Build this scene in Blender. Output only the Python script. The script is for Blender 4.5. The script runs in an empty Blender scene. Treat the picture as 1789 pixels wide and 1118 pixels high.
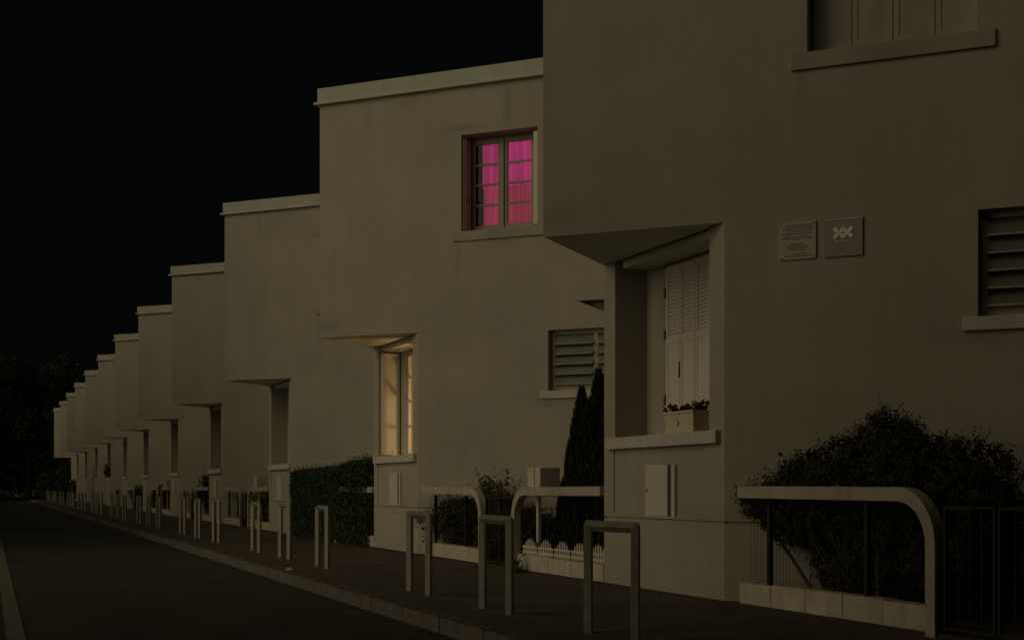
import bpy, bmesh, math, random
from mathutils import Vector, Matrix, noise
random.seed(7)
R = math.radians
S = bpy.context.scene
COL = S.collection

# ------------------------------------------------------------------ camera
cam = bpy.data.cameras.new("camera"); cam_o = bpy.data.objects.new("camera", cam); COL.objects.link(cam_o)
cam.sensor_width = 36; cam.lens = 36 * 2300 / 1789; cam.shift_y = 292 / 1789
cam.clip_start = 0.05; cam.clip_end = 2000
cam_o.location = (0, 0, 1.05); cam_o.rotation_euler = (R(90), 0, R(-21.7))
S.camera = cam_o

# ------------------------------------------------------------------ light
w = bpy.data.worlds.new("World"); S.world = w; w.use_nodes = True
nt = w.node_tree; nt.nodes.clear()
sky = nt.nodes.new("ShaderNodeTexSky"); sky.sky_type = 'NISHITA'; sky.sun_disc = False
sky.sun_elevation = R(-9); sky.sun_rotation = R(200)
bg = nt.nodes.new("ShaderNodeBackground"); bg.inputs[1].default_value = 0.05
bg2 = nt.nodes.new("ShaderNodeBackground"); bg2.inputs[0].default_value = (0.50, 0.66, 0.66, 1); bg2.inputs[1].default_value = 0.0026
ad = nt.nodes.new("ShaderNodeAddShader"); out = nt.nodes.new("ShaderNodeOutputWorld")
nt.links.new(sky.outputs[0], bg.inputs[0]); nt.links.new(bg.outputs[0], ad.inputs[0]); nt.links.new(bg2.outputs[0], ad.inputs[1])
nt.links.new(ad.outputs[0], out.inputs[0])

sun = bpy.data.lights.new("sun", 'SUN'); sun.energy = 0.96; sun.angle = R(66); sun.color = (1.0, 0.825, 0.53)
sun_o = bpy.data.objects.new("sun", sun); COL.objects.link(sun_o)
sun_o.location = (-10, 20, 12)
sun_o.rotation_euler = Vector((1, 0.18, -math.tan(R(17)))).to_track_quat('-Z', 'Y').to_euler()

S.view_settings.view_transform = 'Standard'; S.view_settings.look = 'None'
S.view_settings.exposure = 0; S.view_settings.gamma = 1; S.view_settings.use_curve_mapping = False
S.render.engine = 'CYCLES'
S.cycles.max_bounces = 8; S.cycles.use_denoising = True
S.cycles.transparent_max_bounces = 16

# ------------------------------------------------------------------ materials
def mat(name, col, rough=0.8, var=0.12, scale=6, bump=0.0, bscale=120, metal=0.0, fine=0.0, streak=0.0, col2=None, spec=0.3):
    m = bpy.data.materials.new(name); m.use_nodes = True
    n = m.node_tree.nodes; l = m.node_tree.links; b = n["Principled BSDF"]
    b.inputs["Roughness"].default_value = rough; b.inputs["Metallic"].default_value = metal
    b.inputs["Specular IOR Level"].default_value = spec
    tc = n.new("ShaderNodeTexCoord"); info = n.new("ShaderNodeObjectInfo")
    off = n.new("ShaderNodeVectorMath"); off.operation = 'ADD'
    mul = n.new("ShaderNodeMath"); mul.operation = 'MULTIPLY'; mul.inputs[1].default_value = 37
    l.new(info.outputs["Random"], mul.inputs[0]); l.new(tc.outputs["Object"], off.inputs[0]); l.new(mul.outputs[0], off.inputs[1])
    nz = n.new("ShaderNodeTexNoise"); nz.inputs["Scale"].default_value = scale; nz.inputs["Detail"].default_value = 6; nz.inputs["Roughness"].default_value = 0.6
    l.new(off.outputs[0], nz.inputs["Vector"])
    cr = n.new("ShaderNodeValToRGB"); cr.color_ramp.elements[0].position = 0.3; cr.color_ramp.elements[1].position = 0.7
    c2 = col2 or tuple(min(1, c * (1 + var)) for c in col)
    cr.color_ramp.elements[0].color = tuple(c * (1 - var) for c in col) + (1,)
    cr.color_ramp.elements[1].color = tuple(c2) + (1,)
    l.new(nz.outputs["Fac"], cr.inputs[0]); last = cr.outputs[0]
    if fine > 0:
        n2 = n.new("ShaderNodeTexNoise"); n2.inputs["Scale"].default_value = scale * 25; n2.inputs["Detail"].default_value = 3
        l.new(off.outputs[0], n2.inputs["Vector"])
        r2 = n.new("ShaderNodeMapRange"); r2.inputs[1].default_value = 0.3; r2.inputs[2].default_value = 0.7
        r2.inputs[3].default_value = 1 - fine; r2.inputs[4].default_value = 1 + fine
        l.new(n2.outputs["Fac"], r2.inputs[0])
        mx = n.new("ShaderNodeVectorMath"); mx.operation = 'SCALE'
        l.new(last, mx.inputs[0]); l.new(r2.outputs[0], mx.inputs["Scale"]); last = mx.outputs[0]
    if streak > 0:
        mp = n.new("ShaderNodeMapping"); mp.inputs["Scale"].default_value = (5, 5, 0.35); l.new(off.outputs[0], mp.inputs[0])
        n3 = n.new("ShaderNodeTexNoise"); n3.inputs["Scale"].default_value = 1.3; n3.inputs["Detail"].default_value = 5; l.new(mp.outputs[0], n3.inputs["Vector"])
        r3 = n.new("ShaderNodeMapRange"); r3.inputs[1].default_value = 0.50; r3.inputs[2].default_value = 0.78
        r3.inputs[3].default_value = 1; r3.inputs[4].default_value = 1 - streak; l.new(n3.outputs["Fac"], r3.inputs[0])
        mx = n.new("ShaderNodeVectorMath"); mx.operation = 'SCALE'
        l.new(last, mx.inputs[0]); l.new(r3.outputs[0], mx.inputs["Scale"]); last = mx.outputs[0]
    l.new(last, b.inputs["Base Color"])
    if bump > 0:
        bn = n.new("ShaderNodeTexNoise"); bn.inputs["Scale"].default_value = bscale; bn.inputs["Detail"].default_value = 4; l.new(off.outputs[0], bn.inputs["Vector"])
        bp = n.new("ShaderNodeBump"); bp.inputs["Strength"].default_value = bump; bp.inputs["Distance"].default_value = 0.004
        l.new(bn.outputs["Fac"], bp.inputs["Height"]); l.new(bp.outputs[0], b.inputs["Normal"])
    return m

def stain_blob(m, spots):
    """soot and run-off stains at fixed places on the render coat: (u, z, half width, half height, depth of tone)"""
    n = m.node_tree.nodes; l = m.node_tree.links; b = n["Principled BSDF"]
    src = b.inputs["Base Color"].links[0].from_socket
    tc = n.new("ShaderNodeTexCoord"); sp = n.new("ShaderNodeSeparateXYZ"); l.new(tc.outputs["Object"], sp.inputs[0])
    nz = n.new("ShaderNodeTexNoise"); nz.inputs["Scale"].default_value = 9; nz.inputs["Detail"].default_value = 5; l.new(tc.outputs["Object"], nz.inputs["Vector"])
    wob = n.new("ShaderNodeMapRange"); wob.inputs[1].default_value = 0.25; wob.inputs[2].default_value = 0.75; wob.inputs[3].default_value = 0.5; wob.inputs[4].default_value = 1.3
    l.new(nz.outputs["Fac"], wob.inputs[0])
    for (u, z, hu, hz, dp) in spots:
        def mth(op, a, c):
            q = n.new("ShaderNodeMath"); q.operation = op
            for k, v in enumerate((a, c)):
                if isinstance(v, (int, float)): q.inputs[k].default_value = v
                elif v is not None: l.new(v, q.inputs[k])
            return q.outputs[0]
        a = mth('POWER', mth('DIVIDE', mth('SUBTRACT', sp.outputs[0], u), hu), 2)
        c = mth('POWER', mth('DIVIDE', mth('SUBTRACT', sp.outputs[2], z), hz), 2)
        e = mth('MULTIPLY', mth('ADD', a, c), -1.0)
        ex = n.new("ShaderNodeMath"); ex.operation = 'EXPONENT'; l.new(e, ex.inputs[0])
        k = mth('SUBTRACT', 1.0, mth('MULTIPLY', mth('MULTIPLY', ex.outputs[0], dp), wob.outputs[0]))
        mx = n.new("ShaderNodeVectorMath"); mx.operation = 'SCALE'; l.new(src, mx.inputs[0]); l.new(k, mx.inputs["Scale"]); src = mx.outputs[0]
    l.new(src, b.inputs["Base Color"])

M = {}
M['stucco'] = mat('stucco', (0.43, 0.405, 0.34), 0.9, 0.06, 1.1, 0.45, 160, fine=0.045, streak=0.075)
def house_tone(m, amt):
    n = m.node_tree.nodes; l = m.node_tree.links; b = n["Principled BSDF"]; src = b.inputs["Base Color"].links[0].from_socket
    info = n.new("ShaderNodeObjectInfo"); mr = n.new("ShaderNodeMapRange"); mr.inputs[3].default_value = 1 - amt; mr.inputs[4].default_value = 1 + amt * .4
    l.new(info.outputs["Random"], mr.inputs[0]); tc = n.new("ShaderNodeTexCoord"); nz = n.new("ShaderNodeTexNoise"); nz.inputs["Scale"].default_value = 0.45; nz.inputs["Detail"].default_value = 8; nz.inputs["Roughness"].default_value = .65
    l.new(tc.outputs["Object"], nz.inputs["Vector"]); m2 = n.new("ShaderNodeMapRange"); m2.inputs[1].default_value = .35; m2.inputs[2].default_value = .65; m2.inputs[3].default_value = .93; m2.inputs[4].default_value = 1.04
    l.new(nz.outputs["Fac"], m2.inputs[0]); k = n.new("ShaderNodeMath"); k.operation = 'MULTIPLY'; l.new(mr.outputs[0], k.inputs[0]); l.new(m2.outputs[0], k.inputs[1])
    mx = n.new("ShaderNodeVectorMath"); mx.operation = 'SCALE'; l.new(src, mx.inputs[0]); l.new(k.outputs[0], mx.inputs["Scale"]); l.new(mx.outputs[0], b.inputs["Base Color"])
house_tone(M['stucco'], .14)
stain_blob(M['stucco'], [(3.27, 6.72, 0.07, 0.30, 0.28), (3.2, 4.78, 0.28, 0.14, 0.22), (0.1, 3.6, 0.3, 0.10, 0.15),
                         (2.55, 6.50, 0.25, 0.05, 0.25), (3.95, 2.33, 0.3, 0.10, 0.22), (4.6, 2.2, 0.05, 0.25, 0.15), (2.45, 4.55, 0.05, 0.30, 0.16), (0.9, 6.95, 0.06, 0.35, 0.14), (1.5, 7.0, 0.3, 0.10, 0.12), (5.6, 6.9, 0.08, 0.4, 0.16), (3.0, 0.80, 1.6, 0.10, 0.14), (2.0, 3.0, 0.9, 0.5, -0.05)])
M['soffit'] = mat('soffit_plaster', (0.68, 0.67, 0.58), 0.9, 0.06, 2, 0.3, 140, fine=0.03)
M['trim'] = mat('painted_trim', (0.52, 0.49, 0.42), 0.75, 0.06, 4, 0.25, 90, fine=0.04)
M['sill'] = mat('sill_concrete', (0.55, 0.52, 0.46), 0.8, 0.08, 5, 0.35, 70, fine=0.05, streak=0.12)
M['zinc'] = mat('zinc_flashing', (0.42, 0.45, 0.37), 0.55, 0.08, 3, 0.1, 30, streak=0.15)
M['plinth'] = mat('plinth_render', (0.48, 0.46, 0.39), 0.9, 0.07, 2, 0.4, 110, fine=0.05, streak=0.18)
M['shutter'] = mat('shutter_paint', (0.70, 0.66, 0.60), 0.55, 0.04, 5, 0.1, 60, streak=0.05)
M['shutter_old'] = mat('weathered_shutter', (0.36, 0.35, 0.29), 0.7, 0.12, 5, 0.2, 60, streak=0.2)
M['frame'] = mat('window_frame_paint', (0.33, 0.31, 0.24), 0.6, 0.08, 8, 0.1, 60)
M['cabinet'] = mat('cabinet_plastic', (0.60, 0.57, 0.51), 0.5, 0.04, 6)
M['dark'] = mat('dark_metal', (0.028, 0.032, 0.027), 0.6, 0.2, 12, spec=0.2)
M['green_metal'] = mat('hoop_paint', (0.27, 0.265, 0.21), 0.5, 0.18, 9, 0.15, 90, metal=0.15, streak=0.25, fine=0.06)
M['concrete'] = mat('rail_concrete', (0.42, 0.39, 0.31), 0.85, 0.14, 5, 0.6, 80, fine=0.08, streak=0.2)
M['lowwall'] = mat('low_wall_concrete', (0.50, 0.46, 0.38), 0.9, 0.16, 7, 0.7, 60, fine=0.1, streak=0.25)
M['road'] = mat('asphalt', (0.055, 0.055, 0.048), 0.9, 0.25, 1.2, 0.9, 140, fine=0.3)
M['pavement'] = mat('pavement_asphalt', (0.104, 0.088, 0.072), 0.9, 0.22, 1.4, 0.9, 160, fine=0.25)
M['kerb'] = mat('kerb_stone', (0.125, 0.112, 0.094), 0.85, 0.2, 6, 0.6, 80, fine=0.1)
M['soil'] = mat('garden_soil', (0.06, 0.045, 0.03), 1, 0.35, 6, 1.0, 40, fine=0.3)
M['far'] = mat('far_ground', (0.04, 0.04, 0.03), 1, 0.3, 0.5)
M['paint'] = mat('worn_road_paint', (0.19, 0.175, 0.14), 0.8, 0.45, 9, 0.3, 120, fine=0.2)
M['leaf'] = mat('leaf_dark', (0.03, 0.042, 0.018), 0.6, 0.45, 9, spec=0.2)
M['leaf_rose'] = mat('leaf_rose', (0.028, 0.036, 0.014), 0.6, 0.45, 14, col2=(0.06, 0.062, 0.022), spec=0.2)
M['leaf_red'] = mat('leaf_reddish', (0.13, 0.075, 0.03), 0.55, 0.5, 16, col2=(0.10, 0.11, 0.035))
M['leaf_cyp'] = mat('cypress_green', (0.020, 0.032, 0.018), 0.7, 0.4, 14, spec=0.2)
M['leaf_hedge'] = mat('hedge_green', (0.038, 0.062, 0.024), 0.6, 0.4, 10)
M['bark'] = mat('bark', (0.09, 0.07, 0.05), 0.95, 0.3, 12, 0.8, 50)
M['petal'] = mat('crimson_petal', (0.16, 0.018, 0.025), 0.6, 0.4, 30)
M['rose'] = mat('rose_petal', (0.50, 0.22, 0.17), 0.6, 0.2, 30)
M['planter'] = mat('cream_planter', (0.66, 0.60, 0.44), 0.6, 0.06, 8, 0.15, 40)
M['white_plastic'] = mat('white_plastic', (0.60, 0.55, 0.46), 0.5, 0.08, 10)
M['plate'] = mat('plaque_metal', (0.50, 0.46, 0.40), 0.45, 0.06, 14, 0.05, 80)
M['plate_grey'] = mat('plaque_grey', (0.34, 0.32, 0.29), 0.4, 0.05, 14)
M['ink'] = mat('engraving', (0.10, 0.09, 0.07), 0.8, 0.1, 20)
M['emblem'] = mat('emblem_white', (0.98, 0.96, 0.92), 0.35, 0.0, 20, spec=0.8)
M['room'] = mat('room_plaster', (0.55, 0.46, 0.30), 0.9, 0.05, 2)
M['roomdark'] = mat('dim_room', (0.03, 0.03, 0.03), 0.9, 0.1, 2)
M['paper'] = mat('paper', (0.7, 0.68, 0.6), 0.8, 0.05, 20)
M['hinge'] = mat('hinge_iron', (0.10, 0.085, 0.07), 0.6, 0.2, 20)

def glass_mat(name, tint=(0.9, 0.95, 0.9), rough=0.06):
    m = bpy.data.materials.new(name); m.use_nodes = True; n = m.node_tree.nodes; l = m.node_tree.links
    n.clear(); o = n.new("ShaderNodeOutputMaterial"); mx = n.new("ShaderNodeMixShader")
    t = n.new("ShaderNodeBsdfTransparent"); t.inputs[0].default_value = tint + (1,)
    g = n.new("ShaderNodeBsdfGlossy"); g.inputs[1].default_value = rough
    lw = n.new("ShaderNodeLayerWeight"); lw.inputs[0].default_value = 0.5
    pw = n.new("ShaderNodeMath"); pw.operation = 'POWER'; pw.inputs[1].default_value = 5; l.new(lw.outputs["Facing"], pw.inputs[0])
    f = n.new("ShaderNodeMath"); f.operation = 'MULTIPLY_ADD'; f.inputs[1].default_value = 0.4; f.inputs[2].default_value = 0.012; l.new(pw.outputs[0], f.inputs[0])
    nz = n.new("ShaderNodeTexNoise"); nz.inputs["Scale"].default_value = 3
    bp = n.new("ShaderNodeBump"); bp.inputs[0].default_value = 0.05; l.new(nz.outputs["Fac"], bp.inputs["Height"]); l.new(bp.outputs[0], g.inputs["Normal"])
    l.new(f.outputs[0], mx.inputs[0]); l.new(t.outputs[0], mx.inputs[1]); l.new(g.outputs[0], mx.inputs[2]); l.new(mx.outputs[0], o.inputs[0])
    return m
M['glass'] = glass_mat('window_glass')
M['louvre_glass'] = mat('obscured_glass', (0.085, 0.092, 0.07), 0.5, 0.1, 6, 0.3, 40, spec=0.6)

def glow(name, col, col2, strength, sc=(16, 16, 0.5)):
    """cloth lit from the room behind it: folds let more or less of the light through"""
    m = bpy.data.materials.new(name); m.use_nodes = True; n = m.node_tree.nodes; l = m.node_tree.links
    b = n["Principled BSDF"]; b.inputs["Roughness"].default_value = 0.9
    tc = n.new("ShaderNodeTexCoord"); mp = n.new("ShaderNodeMapping"); mp.inputs["Scale"].default_value = sc
    nz = n.new("ShaderNodeTexNoise"); nz.inputs["Scale"].default_value = 1; nz.inputs["Detail"].default_value = 4
    l.new(tc.outputs["Object"], mp.inputs[0]); l.new(mp.outputs[0], nz.inputs["Vector"])
    cr = n.new("ShaderNodeValToRGB"); cr.color_ramp.elements[0].position = 0.3; cr.color_ramp.elements[1].position = 0.7
    cr.color_ramp.elements[0].color = col + (1,); cr.color_ramp.elements[1].color = col2 + (1,)
    l.new(nz.outputs["Fac"], cr.inputs[0]); l.new(cr.outputs[0], b.inputs["Emission Color"])
    b.inputs["Emission Strength"].default_value = strength; b.inputs["Base Color"].default_value = (col2[0] * .25, col2[1] * .5, col2[2] * .3, 1)
    return m
M['curtain_up'] = glow('magenta_sheer', (0.20, 0.010, 0.066), (0.46, 0.026, 0.165), 1.0)
M['curtain_low'] = glow('rose_curtain', (0.15, 0.010, 0.034), (0.34, 0.026, 0.082), 1.0)

# ------------------------------------------------------------------ mesh helpers
class MB:
    def __init__(s): s.v = []; s.f = []
    def poly(s, pts):
        i = len(s.v); s.v += [tuple(p) for p in pts]; s.f.append(tuple(range(i, i + len(pts)))); return s
    def box(s, F, a0, a1, b0, b1, z0, z1):
        i = len(s.v)
        for z in (z0, z1):
            for (a, b) in ((a0, b0), (a1, b0), (a1, b1), (a0, b1)): s.v.append(tuple(F(a, b, z)))
        for f in ((0, 3, 2, 1), (4, 5, 6, 7), (0, 1, 5, 4), (1, 2, 6, 5), (2, 3, 7, 6), (3, 0, 4, 7)):
            s.f.append(tuple(i + k for k in f))
        return s
    def hexa(s, p):
        i = len(s.v); s.v += [tuple(q) for q in p]
        for f in ((0, 3, 2, 1), (4, 5, 6, 7), (0, 1, 5, 4), (1, 2, 6, 5), (2, 3, 7, 6), (3, 0, 4, 7)):
            s.f.append(tuple(i + k for k in f))
        return s
    def panel(s, F, a0, a1, z0, z1, holes=(), b=0.0, cut=()):
        """wall face in plane b with openings: hole = (a0,a1,z0,z1,depth,back); cut = cells left open without reveals"""
        A = sorted({a0, a1} | {x for h in list(holes) + list(cut) for x in h[:2] if a0 < x < a1})
        Z = sorted({z0, z1} | {x for h in list(holes) + list(cut) for x in h[2:4] if z0 < x < z1})
        inside = lambda a, z: any(h[0] < a < h[1] and h[2] < z < h[3] for h in list(holes) + list(cut))
        for i in range(len(A) - 1):
            for j in range(len(Z) - 1):
                if not inside((A[i] + A[i + 1]) / 2, (Z[j] + Z[j + 1]) / 2):
                    s.poly([F(A[i], b, Z[j]), F(A[i + 1], b, Z[j]), F(A[i + 1], b, Z[j + 1]), F(A[i], b, Z[j + 1])])
        for h in holes:
            x0, x1, y0, y1, dp, back = h; e = b + dp
            s.poly([F(x0, b, y0), F(x0, b, y1), F(x0, e, y1), F(x0, e, y0)])
            s.poly([F(x1, b, y0), F(x1, e, y0), F(x1, e, y1), F(x1, b, y1)])
            s.poly([F(x0, b, y1), F(x1, b, y1), F(x1, e, y1), F(x0, e, y1)])
            s.poly([F(x0, b, y0), F(x0, e, y0), F(x1, e, y0), F(x1, b, y0)])
            if back: s.poly([F(x0, e, y0), F(x1, e, y0), F(x1, e, y1), F(x0, e, y1)])
        return s
    def tube(s, pts, rad, n=6):
        rad = rad if isinstance(rad, (list, tuple)) else [rad] * len(pts)
        base = len(s.v); pts = [Vector(p) for p in pts]
        for k, p in enumerate(pts):
            t = (pts[min(k + 1, len(pts) - 1)] - pts[max(k - 1, 0)]).normalized()
            u = t.cross(Vector((0.13, 0.27, 1))) if abs(t.z) < 0.95 else t.cross(Vector((1, 0.1, 0)))
            u.normalize(); v2 = t.cross(u)
            for q in range(n):
                a = 2 * math.pi * q / n; s.v.append(tuple(p + (u * math.cos(a) + v2 * math.sin(a)) * rad[k]))
        for k in range(len(pts) - 1):
            for q in range(n):
                a = base + k * n + q; b2 = base + k * n + (q + 1) % n
                s.f.append((a, b2, b2 + n, a + n))
        s.f.append(tuple(base + q for q in range(n))[::-1]); s.f.append(tuple(base + (len(pts) - 1) * n + q for q in range(n)))
        return s
    def mesh(s, name, m, fix=True):
        me = bpy.data.meshes.new(name); me.from_pydata(s.v, [], s.f)
        if fix:
            bm = bmesh.new(); bm.from_mesh(me); bmesh.ops.remove_doubles(bm, verts=bm.verts, dist=0.0004)
            bmesh.ops.recalc_face_normals(bm, faces=bm.faces); bm.to_mesh(me); bm.free()
        me.materials.append(m); me.update(); return me
    def build(s, name, m, parent=None, bevel=0.0, fix=True, **props):
        o = bpy.data.objects.new(name, s.mesh(name, m, fix)); COL.objects.link(o)
        if parent: o.parent = parent
        if bevel:
            b = o.modifiers.new('edge', 'BEVEL'); b.width = bevel; b.segments = 2; b.limit_method = 'ANGLE'
        for k, v in props.items(): o[k] = v
        return o

def thing(name, label, cat, loc=(0, 0, 0), rz=0.0, group=None):
    o = bpy.data.objects.new(name, None); COL.objects.link(o); o.empty_display_size = 0.2
    o.location = loc; o.rotation_euler = (0, 0, rz); o['label'] = label; o['category'] = cat
    if group: o['group'] = group
    return o
def kids(o): return [c for c in bpy.data.objects if c.parent == o]
def copy_tree(o, parent=None):
    c = o.copy(); COL.objects.link(c)
    c.parent = parent
    for ch in kids(o): copy_tree(ch, c)
    return c
def link_part(me, name, parent, bevel=0.0):
    o = bpy.data.objects.new(name, me); COL.objects.link(o); o.parent = parent
    if bevel:
        b = o.modifiers.new('edge', 'BEVEL'); b.width = bevel; b.segments = 2; b.limit_method = 'ANGLE'
    return o
W = lambda x, y, z: (x, y, z)

# ------------------------------------------------------------------ ground
def sheet(name, x0, x1, y0, y1, z, m, nx=1, ny=1):
    b = MB()
    for i in range(nx):
        for j in range(ny):
            xa, xb = x0 + (x1 - x0) * i / nx, x0 + (x1 - x0) * (i + 1) / nx
            ya, yb = y0 + (y1 - y0) * j / ny, y0 + (y1 - y0) * (j + 1) / ny
            b.poly([(xa, ya, z), (xb, ya, z), (xb, yb, z), (xa, yb, z)])
    return b.build(name, m, kind='structure')
sheet('ground', -400, 400, -60, 900, -0.14, M['far'])
sheet('road', -4.3, 3.34, -20, 190, -0.12, M['road'])
sheet('road_marking', 0.13, 0.27, -6, 60, -0.116, M['paint'])
b = MB(); b.box(W, 3.50, 6.16, -20, 190, -0.13, 0.0); b.build('pavement', M['pavement'], kind='structure')
b = MB(); b.box(W, 6.16, 12, -20, 190, -0.13, 0.03); b.build('garden_ground', M['soil'], kind='structure')
b = MB(); b.box(W, -16, -4.3, -20, 190, -0.13, 0.0); b.build('far_pavement', M['pavement'], kind='structure')
kerb = bpy.data.objects.new('kerb', None); COL.objects.link(kerb); kerb['kind'] = 'structure'
kb = MB(); kb.box(W, 3.35, 3.497, 0.008, 0.992, -0.13, 0.012)
kme = kb.mesh('kerb_stone', M['kerb'])
for k in range(-2, 70):
    o = link_part(kme, 'kerb_stone', kerb, 0.012 if k < 30 else 0); o.location = (random.uniform(-.004, .004), k, random.uniform(-.004, .004))
b = MB(); b.box(W, 3.35, 3.497, 70, 190, -0.13, 0.012); b.build('kerb_run', M['kerb'], kerb, kind='stuff')
b = MB(); b.box(W, 3.16, 3.338, -2, 60, -0.119, -0.112); b.build('gutter', M['road'], kind='structure')

# ------------------------------------------------------------------ the row of houses
X0, Y0, P = 4.92, 11.56, 9.1
r2 = math.sqrt(0.5); L = 6.43; CH = 1.76; SL = CH / r2
FC = lambda u, d, z: (u, d, z)
def CF(s, e, z): return (CH + (e - s) * r2, (e + s) * r2, z)
ZS, ZT = 3.44, 7.14
TOP = (2.50, 3.75, 4.93, 6.40)
def uw(wide): return (2.50, 3.92 if wide else 3.75, 4.86 if wide else 4.93, 6.40)
LV = (3.92, 5.02, 2.47, 3.37)
DOOR = (5.35, 6.25, 0.16, 2.40)
NI = (0.265, 2.225, 1.53, ZS)          # niche in the cut corner
BK = (0.54, 1.745, 1.57, 3.30)         # window in the back of the niche

def shutter_leaf(F, s0, s1, e0, e1, z0, z1, m, parent, louvre=True, hinges=None, along='s'):
    """framed leaf; slats in its upper half"""
    b = MB(); st = 0.045; zm = z0 + (z1 - z0) * 0.56
    w0, w1 = (s0, s1)
    fr = [(w0, w0 + st, z0, z1), (w1 - st, w1, z0, z1), (w0 + st, w1 - st, z0, z0 + 0.09), (w0 + st, w1 - st, z1 - 0.08, z1), (w0 + st, w1 - st, zm - 0.03, zm + 0.03)]
    if not louvre: fr = fr[:4]
    for (a, c, p, q) in fr: b.box(F, a, c, e0, e1, p, q)
    o = b.build('shutter', m, parent)
    em = (e0 + e1) / 2; t = (e1 - e0)
    p = MB(); p.box(F, w0 + st, w1 - st, e0 + t * .22, e1 - t * .22, z0 + 0.09, zm - 0.03 if louvre else z1 - 0.08)
    p.build('shutter_panel', m, o)
    if louvre:
        q = MB(); n = 17; za, zb = zm + 0.03, z1 - 0.08
        for k in range(n):
            zc = za + (zb - za) * (k + .5) / n; hh = (zb - za) / n * 0.62
            a0, a1 = w0 + st, w1 - st
            P8 = [F(a0, e0 + t * .15, zc - hh), F(a1, e0 + t * .15, zc - hh), F(a1, e0 + t * .62, zc + hh * .5), F(a0, e0 + t * .62, zc + hh * .5),
                  F(a0, e0 + t * .15, zc - hh + .009), F(a1, e0 + t * .15, zc - hh + .009), F(a1, e0 + t * .62, zc + hh * .5 + .009), F(a0, e0 + t * .62, zc + hh * .5 + .009)]
            P8 = P8
            q.hexa(P8)
        q.build('louvre_slats', m, o, kind='stuff')
    if hinges is not None:
        for hz in hinges:
            h = MB(); h.box(F, w1 - 0.005, w1 + 0.028, e0 - 0.012, e0 + 0.01, hz - 0.05, hz + 0.05); h.build('hinge', M['hinge'], o)
    return o

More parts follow.
